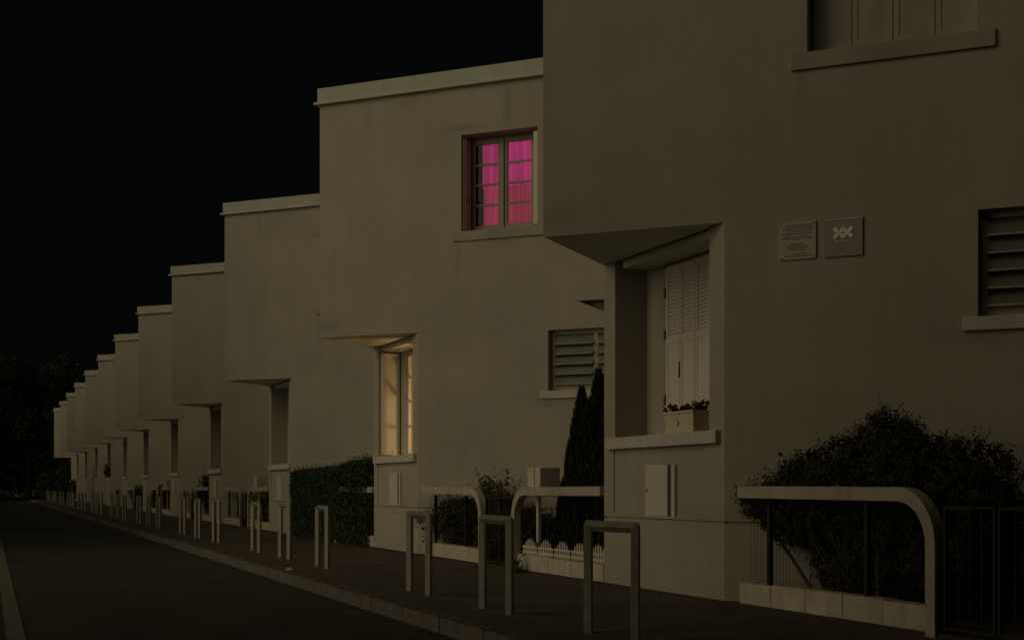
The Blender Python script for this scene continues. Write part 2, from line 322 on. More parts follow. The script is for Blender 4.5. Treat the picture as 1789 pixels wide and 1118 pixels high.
def make_house(wide=False, lit=False, pink=False, end=False):
    root = thing('row_house', 'x', 'house')
    up = uw(wide)
    bk = (BK[0], 1.88 if lit else BK[1], BK[2], BK[3])
    b = MB()
    groove = (CH + .001, DOOR[0] - .12, 0.722, 0.742, 0.022, True)
    b.panel(FC, 0, L, 0, ZT, holes=[up + (0.34, False), LV + (0.16, False), groove, DOOR + (0.12, True)], cut=[(0, CH, 0, ZS), (4.38, 6.30, 3.38, 3.78)])
    b.poly([(4.38, 0, 3.38), (5.30, 0, 3.38), (4.38, 0, 3.78)])
    b.poly([(4.38, 0, 3.78), (6.30, 0, 3.78), (6.30, .2, 3.78), (4.38, .2, 3.78)]); b.poly([(4.38, 0, 3.78), (5.30, 0, 3.38), (5.30, .2, 3.38), (4.38, .2, 3.78)]); b.poly([(5.30, 0, 3.38), (6.30, 0, 3.38), (6.30, .2, 3.38), (5.30, .2, 3.38)])
    b.poly([(4.38, .2, 3.78), (5.30, .2, 3.38), (6.30, .2, 3.38), (6.30, .2, 3.78)]); b.poly([(6.30, 0, 3.38), (6.30, .2, 3.38), (6.30, .2, 3.78), (6.30, 0, 3.78)])
    # cut corner
    b.panel(CF, 0, SL, 0, ZS, holes=[NI + (0.38, False), (0.001, SL - .001, 0.722, 0.742, 0.022, True), (0.23, 2.26, 0.78, 1.44, 0.014, True)])
    b.panel(CF, NI[0], NI[1], NI[2], NI[3], holes=[bk + (0.10, False)], b=0.38)
    # side, back, roof
    b.poly([(0, 0, ZS), (0, CH, ZS), (0, CH, ZT), (0, 0, ZT)])
    b.poly([(0, CH, 0), (0, 13.43, 0), (0, 13.43, ZT), (0, CH, ZT)])
    b.poly([(0, 7, 0), (L, 7, 0), (L, 7, ZT), (0, 7, ZT)])
    if end: b.poly([(L, 0, 0), (L, 7, 0), (L, 7, ZT), (L, 0, ZT)])
    wall = b.build('wall', M['stucco'], root)
    b = MB(); b.poly([(0.012, 0.012, 7.0), (L, 0.012, 7.0), (L, 7, 7.0), (0.012, 7, 7.0)]); b.build('roof', M['zinc'], root)
    b = MB(); b.hexa([(0.002, 0.002, ZS - .004), (CH, 0.002, ZS - .004), (CH, 0.003, ZS - .004), (0.002, CH, ZS - .004),
                      (0.002, 0.002, ZS + .05), (CH, 0.002, ZS + .05), (CH, 0.003, ZS + .05), (0.002, CH, ZS + .05)]); b.build('soffit', M['soffit'], root)
    # parapet: zinc band over a small ledge
    b = MB(); b.box(W, -0.03, L - 0.035, -0.03, 0.22, ZT + .035, 7.40); b.box(W, -0.03, 0.22, 0.222, 13.4, ZT + .035, 7.398); b.build('parapet_band', M['zinc'], root, 0.008)
    b = MB(); b.box(W, -0.075, L - 0.08, -0.075, 0.2, ZT - .012, ZT + .033); b.box(W, -0.075, 0.2, 0.202, 13.4, ZT - .010, ZT + .032); b.build('parapet_ledge', M['trim'], root, 0.01)
    # sills
    b = MB(); b.box(FC, up[0] - .14, up[1] + .14, -0.028, 0.30, up[2] - .145, up[2] + .004); b.build('window_sill', M['stucco'], root, 0.006)
    b = MB(); b.box(FC, LV[0] - .12, LV[1] + .12, -0.032, 0.14, LV[2] - .11, LV[2] + .004); b.build('window_sill', M['trim'], root, 0.006)
    b = MB(); b.box(CF, 0.06, 2.36, -0.06, 0.376, 1.45, 1.57); b.build('niche_sill', M['sill'], root, 0.006)
    b = MB(); b.box(CF, NI[0] + .002, 2.13, 0.045, 0.376, 3.35, ZS - .006); b.build('lintel', M['soffit'], root, 0.004)
    # meter cabinet under the sill
    b = MB(); b.box(CF, 1.03, 1.49, -0.025, 0.012, 0.765, 1.27); cab = b.build('meter_cabinet', M['cabinet'], root, 0.004)
    b = MB(); b.box(CF, 0.90, 0.965, -0.018, 0.012, 0.765, 1.27); b.box(CF, 0.90, 1.5, -0.014, 0.010, 0.746, 0.763); b.build('cabinet_frame', M['cabinet'], cab, 0.003)
    b = MB(); b.box(CF, 0.967, 1.028, 0.0, 0.010, 0.767, 1.27); b.build('cabinet_slot', M['hinge'], cab)
    b = MB(); b.box(CF, 1.44, 1.46, -0.030, -0.024, 1.0, 1.03); b.build('cabinet_lock', M['hinge'], cab)
    # small louvred glass window
    b = MB(); u0, u1, z0, z1 = LV
    for (a, c, p, q) in ((u0, u0 + .07, z0, z1), (u1 - .07, u1, z0, z1), (u0 + .07, u1 - .07, z0, z0 + .10), (u0 + .07, u1 - .07, z1 - .06, z1), (u0 + .68, u0 + .75, z0 + .10, z1 - .06)):
        b.box(FC, a, c, 0.10, 0.15, p, q)
    lw = b.build('louvre_window', M['frame'], root)
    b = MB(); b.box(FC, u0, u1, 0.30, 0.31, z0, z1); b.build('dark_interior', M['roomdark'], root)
    nb = 5; zz0, zz1 = z0 + .10, z1 - .06
    for (a, c) in ((u0 + .07, u0 + .68), (u0 + .75, u1 - .07)):
        for k in range(nb):
            za = zz0 + (zz1 - zz0) * k / nb; zb = zz0 + (zz1 - zz0) * (k + 1) / nb
            g = MB(); g.hexa([FC(a, .075, za), FC(c, .075, za), FC(c, .082, za), FC(a, .082, za), FC(a, .130, zb + .01), FC(c, .130, zb + .01), FC(c, .137, zb + .01), FC(a, .137, zb + .01)])
            g.build('pane', M['louvre_glass'], lw)
            g = MB(); g.box(FC, a, c, .055, .085, za - .007, za + .009); g.build('louvre_rail', M['frame'], lw)
    # front door tucked in the inner corner
    b = MB(); b.box(FC, DOOR[0] + .04, DOOR[1] - .04, 0.07, 0.11, DOOR[2], DOOR[3] - .04); dr = b.build('door', M['shutter_old'], root, 0.004)
    b = MB(); b.box(FC, DOOR[0] + .09, DOOR[0] + .20, 0.03, 0.07, 1.12, 1.15); b.build('handle', M['hinge'], dr)
    b = MB(); b.box(FC, DOOR[0] - .1, DOOR[1] + .1, -0.4, 0.10, -.02, DOOR[2] - .004); b.build('doorstep', M['concrete'], root)
    # upper window
    u0, u1, z0, z1 = up
    if pink:
        D = 0.27
        b = MB()
        for (a, c, p, q) in ((u0, u0 + .055, z0, z1), (u1 - .055 - .10, u1, z0, z1), (u0 + .055, u1 - .155, z0, z0 + .05), (u0 + .055, u1 - .155, z1 - .05, z1)):
            b.box(FC, a, c, D, D + .06, p, q)
        fr = b.build('window', M['frame'], root)
        iu0, iu1, iz0, iz1 = u0 + .055, u1 - .155, z0 + .05, z1 - .05; mid = (iu0 + iu1) / 2
        for (a, c, la, lb) in ((iu0, mid - .003, .05, .075), (mid + .003, iu1, .075, .05)):
            s_ = MB()
            for (a2, c2, p, q) in ((a, a + la, iz0, iz1), (c - lb, c, iz0, iz1), (a + la, c - lb, iz0, iz0 + .07), (a + la, c - lb, iz1 - .06, iz1)):
                s_.box(FC, a2, c2, D - .02, D + .03, p, q)
            so = s_.build('sash', M['frame'], fr, 0.004)
            g0, g1 = iz0 + .07, iz1 - .06
            for k in range(1, 4):
                zc = g0 + (g1 - g0) * k / 4
                q = MB(); q.box(FC, a + la, c - lb, D - .015, D + .015, zc - .016, zc + .016); q.build('glazing_bar', M['frame'], fr)
            for k in range(4):
                q = MB(); za, zb = g0 + (g1 - g0) * k / 4, g0 + (g1 - g0) * (k + 1) / 4
                q.box(FC, a + la, c - lb, D + .000, D + .004, za + .016 * (k > 0), zb - .016 * (k < 3)); q.build('pane', M['glass'], fr)
        b = MB(); b.box(FC, mid - .03, mid + .03, D - .045, D - .022, iz0, iz1); b.build('cover_strip', M['frame'], fr, 0.004)
        # shutters folded back in the reveals
        b = MB(); b.box(FC, u0 + .012, u0 + .03, 0.03, D - .03, z0 + .03, z1 - .06); b.box(FC, u0 + .036, u0 + .054, 0.045, D - .03, z0 + .03, z1 - .06)
        so = b.build('shutter', M['frame'], root, 0.003)
        b = MB(); b.tube([FC(u0 + .05, .12, 5.42), FC(u0 + .09, .10, 5.40), FC(u0 + .085, .06, 5.48)], .007, 5); b.build('shutter_hook', M['dark'], so)
        b = MB(); b.box(FC, u1 - .075, u1 - .01, 0.03, D - .03, z0 + .03, z1 - .06); b.build('shutter', M['shutter'], root, 0.003)
        # curtains, pleated, hanging behind the panes
        def cloth(name, ua, ub, d0, za, zb, m, seed):
            c = MB(); n = 90
            rows = 8
            def pt(i, j):
                t = i / n; zt = j / rows
                return (ua + (ub - ua) * t, d0 + .018 * math.sin(t * 46 + seed + .5 * math.sin(zt * 3 + seed)) + .008 * math.sin(t * 97 + 2 * zt), za + (zb - za) * zt)
            base = len(c.v)
            for j in range(rows + 1):
                for i in range(n + 1): c.v.append(pt(i, j))
            for j in range(rows):
                for i in range(n):
                    q = j * (n + 1) + i; c.f.append((q, q + 1, q + n + 2, q + n + 1))
            o = c.build(name, m, root, fix=False)
            for p in o.data.polygons: p.use_smooth = True
        zmid = 5.655
        cloth('curtain', 2.665, 3.72, D + .13, zmid, z1 + .02, M['curtain_up'], 0.4)
        cloth('curtain', 2.665, 3.72, D + .17, z0 - .02, zmid + .03, M['curtain_low'], 2.1)
        b = MB(); b.tube([(2.72, D + .09, z0 - .02), (2.73, D + .09, z0 + .06), (2.735, D + .09, z0 + .14)], [.045, .05, .012], 10); b.build('figurine', M['shutter'], root)
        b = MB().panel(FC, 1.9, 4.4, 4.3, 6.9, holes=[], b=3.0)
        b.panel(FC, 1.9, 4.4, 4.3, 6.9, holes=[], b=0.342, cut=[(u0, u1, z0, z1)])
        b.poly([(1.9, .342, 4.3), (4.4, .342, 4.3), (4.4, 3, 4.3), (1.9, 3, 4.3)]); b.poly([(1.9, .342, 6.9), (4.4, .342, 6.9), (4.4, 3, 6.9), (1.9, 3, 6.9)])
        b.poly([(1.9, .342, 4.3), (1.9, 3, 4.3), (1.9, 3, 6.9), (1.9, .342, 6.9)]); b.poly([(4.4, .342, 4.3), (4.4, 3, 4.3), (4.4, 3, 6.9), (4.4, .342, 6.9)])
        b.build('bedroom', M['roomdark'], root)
    else:
        n = 4; wd = (u1 - u0 - .02) / n
        for k in range(n):
            shutter_leaf(FC, u0 + .01 + k * wd + .004, u0 + .01 + (k + 1) * wd - .004, .17, .20, z0 + .02, z1 - .01, M['shutter_old'], root, louvre=True)
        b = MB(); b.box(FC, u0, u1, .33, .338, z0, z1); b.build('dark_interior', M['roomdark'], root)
    # niche window
    s0, s1, z0, z1 = bk
    if lit:
        b = MB()
        for (a, c, p, q) in ((s0, s0 + .06, z0, z1), (s1 - .06, s1, z0, z1), (s0 + .06, s1 - .06, z0, z0 + .06), (s0 + .06, s1 - .06, z1 - .06, z1), ((s0 + s1) / 2 - .05, (s0 + s1) / 2 + .05, z0 + .06, z1 - .06)):
            b.box(CF, a, c, .41, .46, p, q)
        fr = b.build('window', M['shutter'], root)
        for (a, c) in ((s0 + .06, (s0 + s1) / 2 - .05), ((s0 + s1) / 2 + .05, s1 - .06)):
            for zc in (2.08, 2.49, 2.89):
                q = MB(); q.box(CF, a, c, .42, .445, zc - .018, zc + .018); q.build('glazing_bar', M['shutter'], fr)
            q = MB(); q.box(CF, a, c, .428, .432, z0 + .06, z1 - .06); q.build('pane', M['glass'], fr)
                # leaf folded back on the left reveal, facing along the street
        G = lambda a, e, z: CF(NI[1] - .075 + e, a, z)
        shutter_leaf(G, 0.045, 0.355, 0.0, 0.03, 1.60, 3.32, M['shutter'], root)
        b = MB(); b.box(G, .05, .35, .037, .065, 1.60, 3.32); b.build('shutter', M['shutter'], root)
        G2 = lambda a, e, z: CF(NI[0] + .045 - e, a, z)
        shutter_leaf(G2, 0.045, 0.355, 0.0, 0.03, 1.60, 3.32, M['shutter'], root)
        b = MB()
        b.panel(CF, .1, 2.5, .6, 3.4, b=.485, cut=[(s0, s1, z0, z1)])
        b.panel(CF, .1, 2.5, .6, 3.4, b=3.0)
        for zz in (.6, 3.4): b.poly([CF(.1, .485, zz), CF(2.5, .485, zz), CF(2.5, 3, zz), CF(.1, 3, zz)])
        for ss in (.1, 2.5): b.poly([CF(ss, .485, .6), CF(ss, 3, .6), CF(ss, 3, 3.4), CF(ss, .485, 3.4)])
        b.build('room', M['room'], root)
        # white bottle-like pot at the sill corner
        b = MB(); b.tube([CF(1.62, .10, 1.57), CF(1.62, .10, 1.66), CF(1.62, .10, 1.68)], [.035, .045, .02], 10); b.build('sill_pot', M['white_plastic'], root)
    else:
        edges = [1.745, 1.44, 1.14, .84, .54]
        for k in range(4):
            hg = (1.95, 2.62, 3.05) if k == 0 else None
            shutter_leaf(CF, edges[k + 1] + .006, edges[k] - .004, .345, .375, 1.585, 3.315, M['shutter'], root, hinges=hg)
        b = MB(); b.box(CF, 1.445, 1.455, .335, .345, 2.16, 2.32); b.build('shutter_bar', M['hinge'], root)
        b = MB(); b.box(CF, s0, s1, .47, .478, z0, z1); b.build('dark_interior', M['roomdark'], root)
    return root

ORD = ['', 'first', 'second', 'third', 'fourth', 'fifth', 'sixth', 'seventh', 'eighth', 'ninth', 'tenth', 'eleventh', 'twelfth']
house1 = make_house(wide=True, end=True)
house2 = make_house(lit=True, pink=True)
house3 = make_house()
houses = [None, house1, house2, house3] + [copy_tree(house3) for _ in range(9)]
LAB = {1: 'nearest pale rendered house with two wall plaques and white shutters over a flower box',
       2: 'pale rendered house with a pink lit upper window and a warm lit corner niche',
       3: 'dark pale rendered house behind the one with the pink window, clipped hedge at its foot',
       12: 'farthest house of the stepped row, a narrow pale strip at the end of the street'}
for i in range(1, 13):
    h = houses[i]; h.location = (X0, Y0 + P * (i - 1), 0); h.rotation_euler = (0, 0, R(-45))
    h['label'] = LAB.get(i, 'pale rendered flat roofed house, %s from the right in the stepped row' % ORD[i]); h['group'] = 'stepped row of rendered houses'

# lamp in the room behind the lit niche
def h2w(i, s, e, z): return (X0 + CH * r2 + e, Y0 + P * (i - 1) - CH * r2 + s, z)
lp = bpy.data.lights.new('room_lamp', 'POINT'); lp.energy = 38; lp.color = (1.0, 0.60, 0.31); lp.shadow_soft_size = 0.07
lo = bpy.data.objects.new('room_lamp', lp); COL.objects.link(lo); lo.location = h2w(2, .42, .80, 2.08)

# ------------------------------------------------------------------ plaques on the nearest house
def wallpt(u, d, z, i=1): return (X0 + (u + d) * r2, Y0 + P * (i - 1) + (d - u) * r2, z)
pq = thing('plaque', 'pale engraved metal plaque with lines of small text, left of the grey one', 'plaque', wallpt(2.42, 0, 3.22), R(-45))
b = MB(); b.box(W, -.16, .16, -.014, -.002, -.165, .165); b.build('plate', M['plate'], pq, 0.002)
rnd = random.Random(3)
t = MB()
rows = [(.135, .10, .14), (.118, .11, .12), (.098, .13, .14), (.078, .09, .13), (.058, .15, .13), (.034, .12, .08), (.016, .14, .13), (-.030, .06, .05), (-.048, .09, .09), (-.066, .09, .09), (-.084, .08, .07), (-.118, .05, .07), (-.136, .11, .12)]
for (z, a, c) in rows:
    x = -a
    while x < c:
        wl = rnd.uniform(.008, .03); t.box(W, x, min(x + wl, c), -.0155, -.0138, z - .0035, z + .0035); x += wl + .005
t.build('engraved_text', M['ink'], pq, kind='stuff')
for (x, z) in ((-.145, .15), (.145, .15), (-.145, -.15), (.145, -.15)):
    b = MB(); b.tube([(x, -.018, z), (x, -.010, z)], .006, 8); b.build('screw', M['ink'], pq)
pq = thing('plaque', 'grey square plaque bearing a white double X emblem', 'plaque', wallpt(2.815, 0, 3.22), R(-45))
b = MB(); b.box(W, -.165, .165, -.016, -.003, -.165, .165); b.build('plate', M['plate_grey'], pq, 0.002)
b = MB(); b.box(W, -.165, .165, -.0195, -.0165, .148, .165); b.build('plate_edge', M['plate'], pq)
e = MB()
def stroke(p, q, wd):
    p = Vector(p); q = Vector(q); n = Vector((-(q - p).y, (q - p).x)).normalized() * wd
    c = [p - n, q - n, q + n, p + n]
    e.hexa([(v.x, -.017, v.y) for v in c] + [(v.x, -.022, v.y) for v in c])
yb, yt = -.005, .082
for cx, k in ((-.036, 0), (.036, 1)):
    # each X is drawn with curved arms, the two inner pairs joining in a ring
    for sx in (-1, 1):
        for (za, zb, zc) in ((yt, .064, .0385), (yb, .013, .0385)):
            stroke((cx + sx * .040, za), (cx + sx * .026, zb), .0165)
            stroke((cx + sx * .027, zb), (cx + sx * .004, zc), .016)
e.build('emblem', M['emblem'], pq)
b = MB(); x = -.075
while x < .075:
    b.box(W, x, x + .009, -.0195, -.017, -.045, -.027); x += .0115
b.build('small_lettering', M['cabinet'], pq, kind='stuff')

# ------------------------------------------------------------------ hoops along the kerb
def make_hoop():
    t = thing('hoop_barrier', 'x', 'hoop barrier', group='metal hoops along the pavement edge')
    rr, wd, H = 0.040, 0.31, 0.775
    prof = [(rr, 0), (0, rr), (-rr, 0), (0, -rr)]
    def ring(px, pz): return [(px(o), q, pz(o)) for (o, q) in prof]
    bl = [(-(wd + o), q, -.01) for (o, q) in prof]; tl = [(-(wd + o), q, H + o) for (o, q) in prof]
    tr = [(wd + o, q, H + o) for (o, q) in prof]; br = [(wd + o, q, -.01) for (o, q) in prof]
    for name, A, B in (('leg', bl, tl), ('top_bar', tl, tr), ('leg', tr, br)):
        b = MB(); i = 0; b.v = A + B
        for k in range(4): b.f.append((k, (k + 1) % 4, (k + 1) % 4 + 4, k + 4))
        b.f += [(0, 1, 2, 3), (4, 5, 6, 7)]
        b.build(name, M['green_metal'], t, 0.003)
    return t
def px2w(x, X):
    th = math.atan((x - 894.5) / 2300) + R(21.7); return X / math.tan(th)
hoop0 = make_hoop(); first = True
near = [(4.06, 8.32, -6), (4.0, 10.42, -.5), (3.98, 12.5, 0), (4.08, 16.98, 2), (4.08, 19.35, 0), (4.08, 21.6, 1), (4.06, 25.5, 0), (4.06, 27.9, 1), (4.06, 30.2, -1)]
pos = list(near)
for k in range(8):
    base = 34.6 + 9.1 * k
    for dy in (0, 2.25, 4.7): pos.append((4.05, base + dy, random.uniform(-2, 2)))
NL = ['nearest metal hoop, in front of the corner pillar with the flower box',
      'second hoop from the right, standing before the garden gate of the pink window house',
      'third hoop from the right, before the pillar of the lit niche',
      'right hand hoop of the three before the clipped hedge',
      'middle hoop of the three before and beside the clipped hedge',
      'left hand hoop of the three beside the clipped hedge, next to the third pillar']
for k, (x, y, a) in enumerate(pos):
    o = hoop0 if k == 0 else copy_tree(hoop0)
    o.location = (x, y, 0); o.rotation_euler = (0, 0, R(90 - a))
    trio = k // 3 + 1
    o['label'] = NL[k] if k < 6 else '%s hoop of the %s trio of metal hoops counted from the right' % (('right hand', 'middle', 'left hand')[k % 3], ORD[trio])

# ------------------------------------------------------------------ garden fronts
XG = 6.13
def ribbon(mirror):
    """flat concrete rail that bends down into a leg; local y runs along the street from the leg"""
    t, dp = 0.105, 0.10
    pts = []   # centre line in (y, z)
    ZTOP = 1.0; rad = 0.36; Lr = 2.55
    pts.append((0, 0.0)); pts.append((0, ZTOP - rad))
    for k in range(1, 9):
        a = math.pi / 2 * k / 9; pts.append((rad - rad * math.cos(a), ZTOP - rad + rad * math.sin(a)))
    pts.append((rad, ZTOP)); pts.append((Lr * .6, ZTOP + .004)); pts.append((Lr, ZTOP + .008))
    sg = -1 if mirror else 1
    b = MB(); n = len(pts)
    for k, (y, z) in enumerate(pts):
        a = pts[max(k - 1, 0)]; c = pts[min(k + 1, n - 1)]
        tx, tz = c[0] - a[0], c[1] - a[1]; l = math.hypot(tx, tz); nx, nz = -tz / l * t / 2, tx / l * t / 2
        for (q, xx) in ((1, 0), (1, dp), (-1, dp), (-1, 0)): b.v.append((xx, sg * (y + q * nx), z + q * nz))
    for k in range(n - 1):
        for q in range(4): b.f.append((k * 4 + q, k * 4 + (q + 1) % 4, (k + 1) * 4 + (q + 1) % 4, (k + 1) * 4 + q))
    b.f.append((0, 1, 2, 3)); b.f.append(tuple((n - 1) * 4 + q for q in range(4)))
    return b.mesh('curved_rail', M['concrete'])
rail_l, rail_r = ribbon(False), ribbon(True)

def fence_panel(y0, y1):
    """posts with a wire mesh between, y relative"""
    o = thing('mesh_fence', 'x', 'fence', group='wire mesh fences behind the curved rails')
    for yy in (y0 + .85, y0 + 2.2):
        b = MB(); b.box(W, .10, .14, yy - .02, yy + .02, .15, .93); b.build('post', M['dark'], o)
    b = MB(); y = y0 + .1
    while y < y1 - .05:
        b.box(W, .118, .120, y, y + .002, .22, .90); y += .05
    z = .25
    while z < .92:
        b.box(W, .1215, .1235, y0 + .08, y1 - .05, z, z + .002); z += .2
    b.build('wire_mesh', M['dark'], o, kind='stuff')
    return o

def gate():
    o = thing('garden_gate', 'x', 'gate', group='garden gates in the openings between the rails')
    for (a, c) in ((.07, .585), (.61, 1.12)):
        b = MB()
        for (p, q, z0, z1) in ((a, a + .022, .06, .92), (c - .022, c, .06, .92), (a + .022, c - .022, .90, .92), (a + .022, c - .022, .06, .08)): b.box(W, .06, .09, p, q, z0, z1)
        fr = b.build('gate_leaf', M['dark'], o)
        n = 4
        for k in range(1, n):
            y = a + .03 + (c - a - .06) * k / n
            q = MB(); q.box(W, .071, .079, y - .004, y + .004, .10, .88); q.build('bar', M['dark'], fr)
    return o

def low_wall(n, blk):
    """n blocks, running from 0 in +y"""
    o = thing('low_garden_wall', 'x', 'garden wall', group='low walls edging the front gardens')
    for k in range(n):
        b = MB(); h = 0.215 + random.uniform(-.008, .008); j = random.uniform(-.004, .004)
        b.box(W, 0.0 + j, .14 + j, k * blk + .003, (k + 1) * blk - .003, -.01, h); b.build('block', M['lowwall'], o, 0.008)
    return o

def mailbox():
    o = thing('meter_box', 'x', 'box', group='white boxes behind the rails')
    b = MB(); b.box(W, .13, .38, 0, .40, .94, 1.29); b.build('box_body', M['trim'], o, 0.004)
    b = MB(); b.box(W, .115, .128, .20, .40, .95, 1.285); b.build('box_door', M['white_plastic'], o, 0.004)
    b = MB(); b.box(W, .115, .128, 0.0, .14, .95, 1.285); b.build('box_strip', M['white_plastic'], o, 0.004)
    b = MB(); b.box(W, .2, .24, .26, .32, 0, .94); b.build('post', M['cabinet'], o)
    return o

gate0 = gate(); wl0 = low_wall(5, .505); wr0 = low_wall(5, .50); fl0 = fence_panel(0, 2.55); mb0 = mailbox(); fr0 = fence_panel(0, 2.5)
own = {1: 'the plaque house', 2: 'the pink window house', 3: 'the hedge house'}
nm = lambda i: own.get(i, 'the %s house from the right' % ORD[i])
used = set()
def place(proto, name, loc, label):
    o = proto if name not in used else copy_tree(proto); used.add(name)
    o.location = loc; o['label'] = label; return o
for i in range(1, 9):
    yb = P * (i - 1)
    # rail left of the gate (leg at its near end)
    for (me, y, side) in ((rail_l, 7.49 + yb, 'far'), (rail_r, 15.40 - P + yb, 'near')):
        if i == 1 and side == 'near': continue
        if i > 6 and side == 'near': continue
        o = bpy.data.objects.new('curved_rail', me); COL.objects.link(o); o.location = (XG, y, 0)
        bv = o.modifiers.new('edge', 'BEVEL'); bv.width = .006; bv.segments = 2; bv.limit_method = 'ANGLE'
        o['label'] = 'concrete rail bending down %s of the gate of %s' % ('left' if side == 'far' else 'right', nm(i))
        o['category'] = 'railing'; o['group'] = 'curved concrete rails at the garden gates'
    place(gate0, 'g', (XG, 6.30 + yb, 0), 'dark metal garden gate between the curved rails of ' + nm(i))
    if i < 7:
        place(wl0, 'wl', (XG + .045, 7.56 + yb, 0), 'low pale block wall left of the gate, ' + nm(i))
        place(fl0, 'fl', (XG, 7.5 + yb, 0), 'wire mesh fence left of the gate, ' + nm(i))
    if 1 < i < 7:
        place(wr0, 'wr', (XG + .045, 12.85 - P + yb, 0), 'low pale block wall right of the gate, ' + nm(i))
        place(mb0, 'mb', (XG, 14.77 - P + yb, 0), 'white slotted box on a post right of the gate, ' + nm(i))
bpy.data.objects.remove([c for c in kids(fr0)][0]) if False else None
for c in kids(fr0): bpy.data.objects.remove(c)
bpy.data.objects.remove(fr0)

# white picket edging on the low wall of house 2
pk = thing('picket_edging', 'small white plastic picket edging with scalloped tops on the low wall by the cypress', 'edging', (XG + .11, 12.87, .215))
for seg in range(5):
    y0 = seg * .49
    for k in range(7):
        yy = y0 + .035 + k * .066; h = .075 + .125 * math.sin(math.pi * (k + .5) / 7)
        b = MB(); x0_, x1_ = -.006, .006
        prof = [(yy - .017, 0), (yy + .017, 0), (yy + .017, h - .02), (yy, h + .012), (yy - .017, h - .02)]
        n = 5; b.v = [(x0_, a, z) for a, z in prof] + [(x1_, a, z) for a, z in prof]
        b.f = [tuple(range(5)), tuple(range(5, 10))] + [(q, (q + 1) % 5, (q + 1) % 5 + 5, q + 5) for q in range(5)]
        b.build('picket', M['white_plastic'], pk)
    for z in (.02, .085):
        b = MB(); b.box(W, -.010, -.0065, y0 + .01, y0 + .47, z, z + .026); b.build('rail', M['white_plastic'], pk)

# ------------------------------------------------------------------ flower box in the niche of the nearest house
pl = thing('flower_box', 'cream trough planter with dark crimson flowers on the niche sill', 'planter', h2w(1, .83, .075, 1.572))
b = MB(); h = .185
b.hexa([(-.065, -.25, 0), (.065, -.25, 0), (.065, .25, 0), (-.065, .25, 0), (-.095, -.295, h), (.095, -.295, h), (.095, .295, h), (-.095, .295, h)])
b.build('trough', M['planter'], pl, 0.006)
b = MB(); b.box(W, -.105, .105, -.305, .305, h - .002, h + .022); b.build('rim', M['planter'], pl, 0.005)
b = MB(); b.tube([(-.083, .02, .06), (-.088, .0, .10), (-.087, .03, .13)], .004, 5); b.build('crack_mark', M['hinge'], pl)

def leaf_quad(b, p, n, size, asp=0.55):
    n = Vector(n).normalized(); t = n.cross(Vector((random.gauss(0, 1), random.gauss(0, 1), random.gauss(0, 1))))
    if t.length < 1e-4: t = Vector((1, 0, 0))
    t.normalize(); s_ = n.cross(t); p = Vector(p); a = size * asp
    i = len(b.v)
    b.v += [tuple(p - t * size * .5), tuple(p + s_ * a * .5 + n * size * .12), tuple(p + t * size * .5), tuple(p - s_ * a * .5 + n * size * .12)]
    b.f += [(i, i + 1, i + 2), (i, i + 2, i + 3)]
def rdir():
    while True:
        v = Vector((random.uniform(-1, 1), random.uniform(-1, 1), random.uniform(-1, 1)))
        if 0.05 < v.length < 1: return v.normalized()
def cloud(b, blobs, n, size, asp=.55, gap=.35, sh=.55):
    """leaves spread through lumpy volumes, thinned by noise so that gaps show"""
    tot = sum(r[3] * r[4] * r[5] for r in blobs) ** 1.0; k = 0
    wts = [(r[3] * r[4] * r[5]) ** .8 for r in blobs]
    while k < n:
        c = random.choices(blobs, wts)[0]; d = rdir(); rr = random.random() ** (1 / 3) if random.random() < sh else random.uniform(.8, 1.08)
        rr *= 1 + .22 * noise.noise(d * 2.2 + Vector((c[0], c[1], c[2])) * 3)
        p = Vector((c[0] + d.x * c[3] * rr, c[1] + d.y * c[4] * rr, c[2] + d.z * c[5] * rr))
        if noise.noise(p * 5.5) < -gap + .0 and random.random() < .8: continue
        leaf_quad(b, p, d + rdir() * .9, size * random.uniform(.6, 1.25), asp); k += 1
def clumps(b, blobs, nc, per, rad, size, asp=.6):
    wts = [(c[3] * c[4] * c[5]) ** .7 for c in blobs]
    for _ in range(nc):
        c = random.choices(blobs, wts)[0]; d = rdir(); rr = random.choice((1, 1, .9, .75, .5)) * random.uniform(.85, 1.06)
        q = Vector((c[0] + d.x * c[3] * rr, c[1] + d.y * c[4] * rr, c[2] + d.z * c[5] * rr)); rc = rad * random.uniform(.6, 1.35)
        for _k in range(int(per * random.uniform(.7, 1.2))):
            e = rdir(); leaf_quad(b, q + e * rc * random.random() ** .6, e + d + rdir() * .6, size * random.uniform(.6, 1.2), asp)
def sprigs(b, blobs, n, ln, size):
    for _ in range(n):
        c = random.choice(blobs); d = rdir(); d.z = abs(d.z) * .8 + .15; d.normalize()
        p = Vector((c[0] + d.x * c[3], c[1] + d.y * c[4], c[2] + d.z * c[5]))
        g = (d + Vector((0, 0, .7)) + rdir() * .4).normalized(); m = random.uniform(.4, 1) * ln
        for q in range(7): leaf_quad(b, p + g * m * q / 6 + rdir() * size * .4, rdir(), size * random.uniform(.6, 1.1))
bf = MB(); bl = MB()
for k in range(34):
    c = Vector((random.uniform(-.10, .09), random.uniform(-.31, .31), h + random.uniform(.03, .085) + .02 * math.sin(k)))
    for q in range(12): leaf_quad(bf, c + rdir() * .018, rdir(), .034, .8)
for k in range(260): leaf_quad(bl, (random.uniform(-.10, .10), random.uniform(-.31, .31), h + random.uniform(.0, .06)), rdir(), .035, .7)
bf.build('blossoms', M['petal'], pl, fix=False, kind='stuff'); bl.build('leaves', M['leaf'], pl, fix=False, kind='stuff')

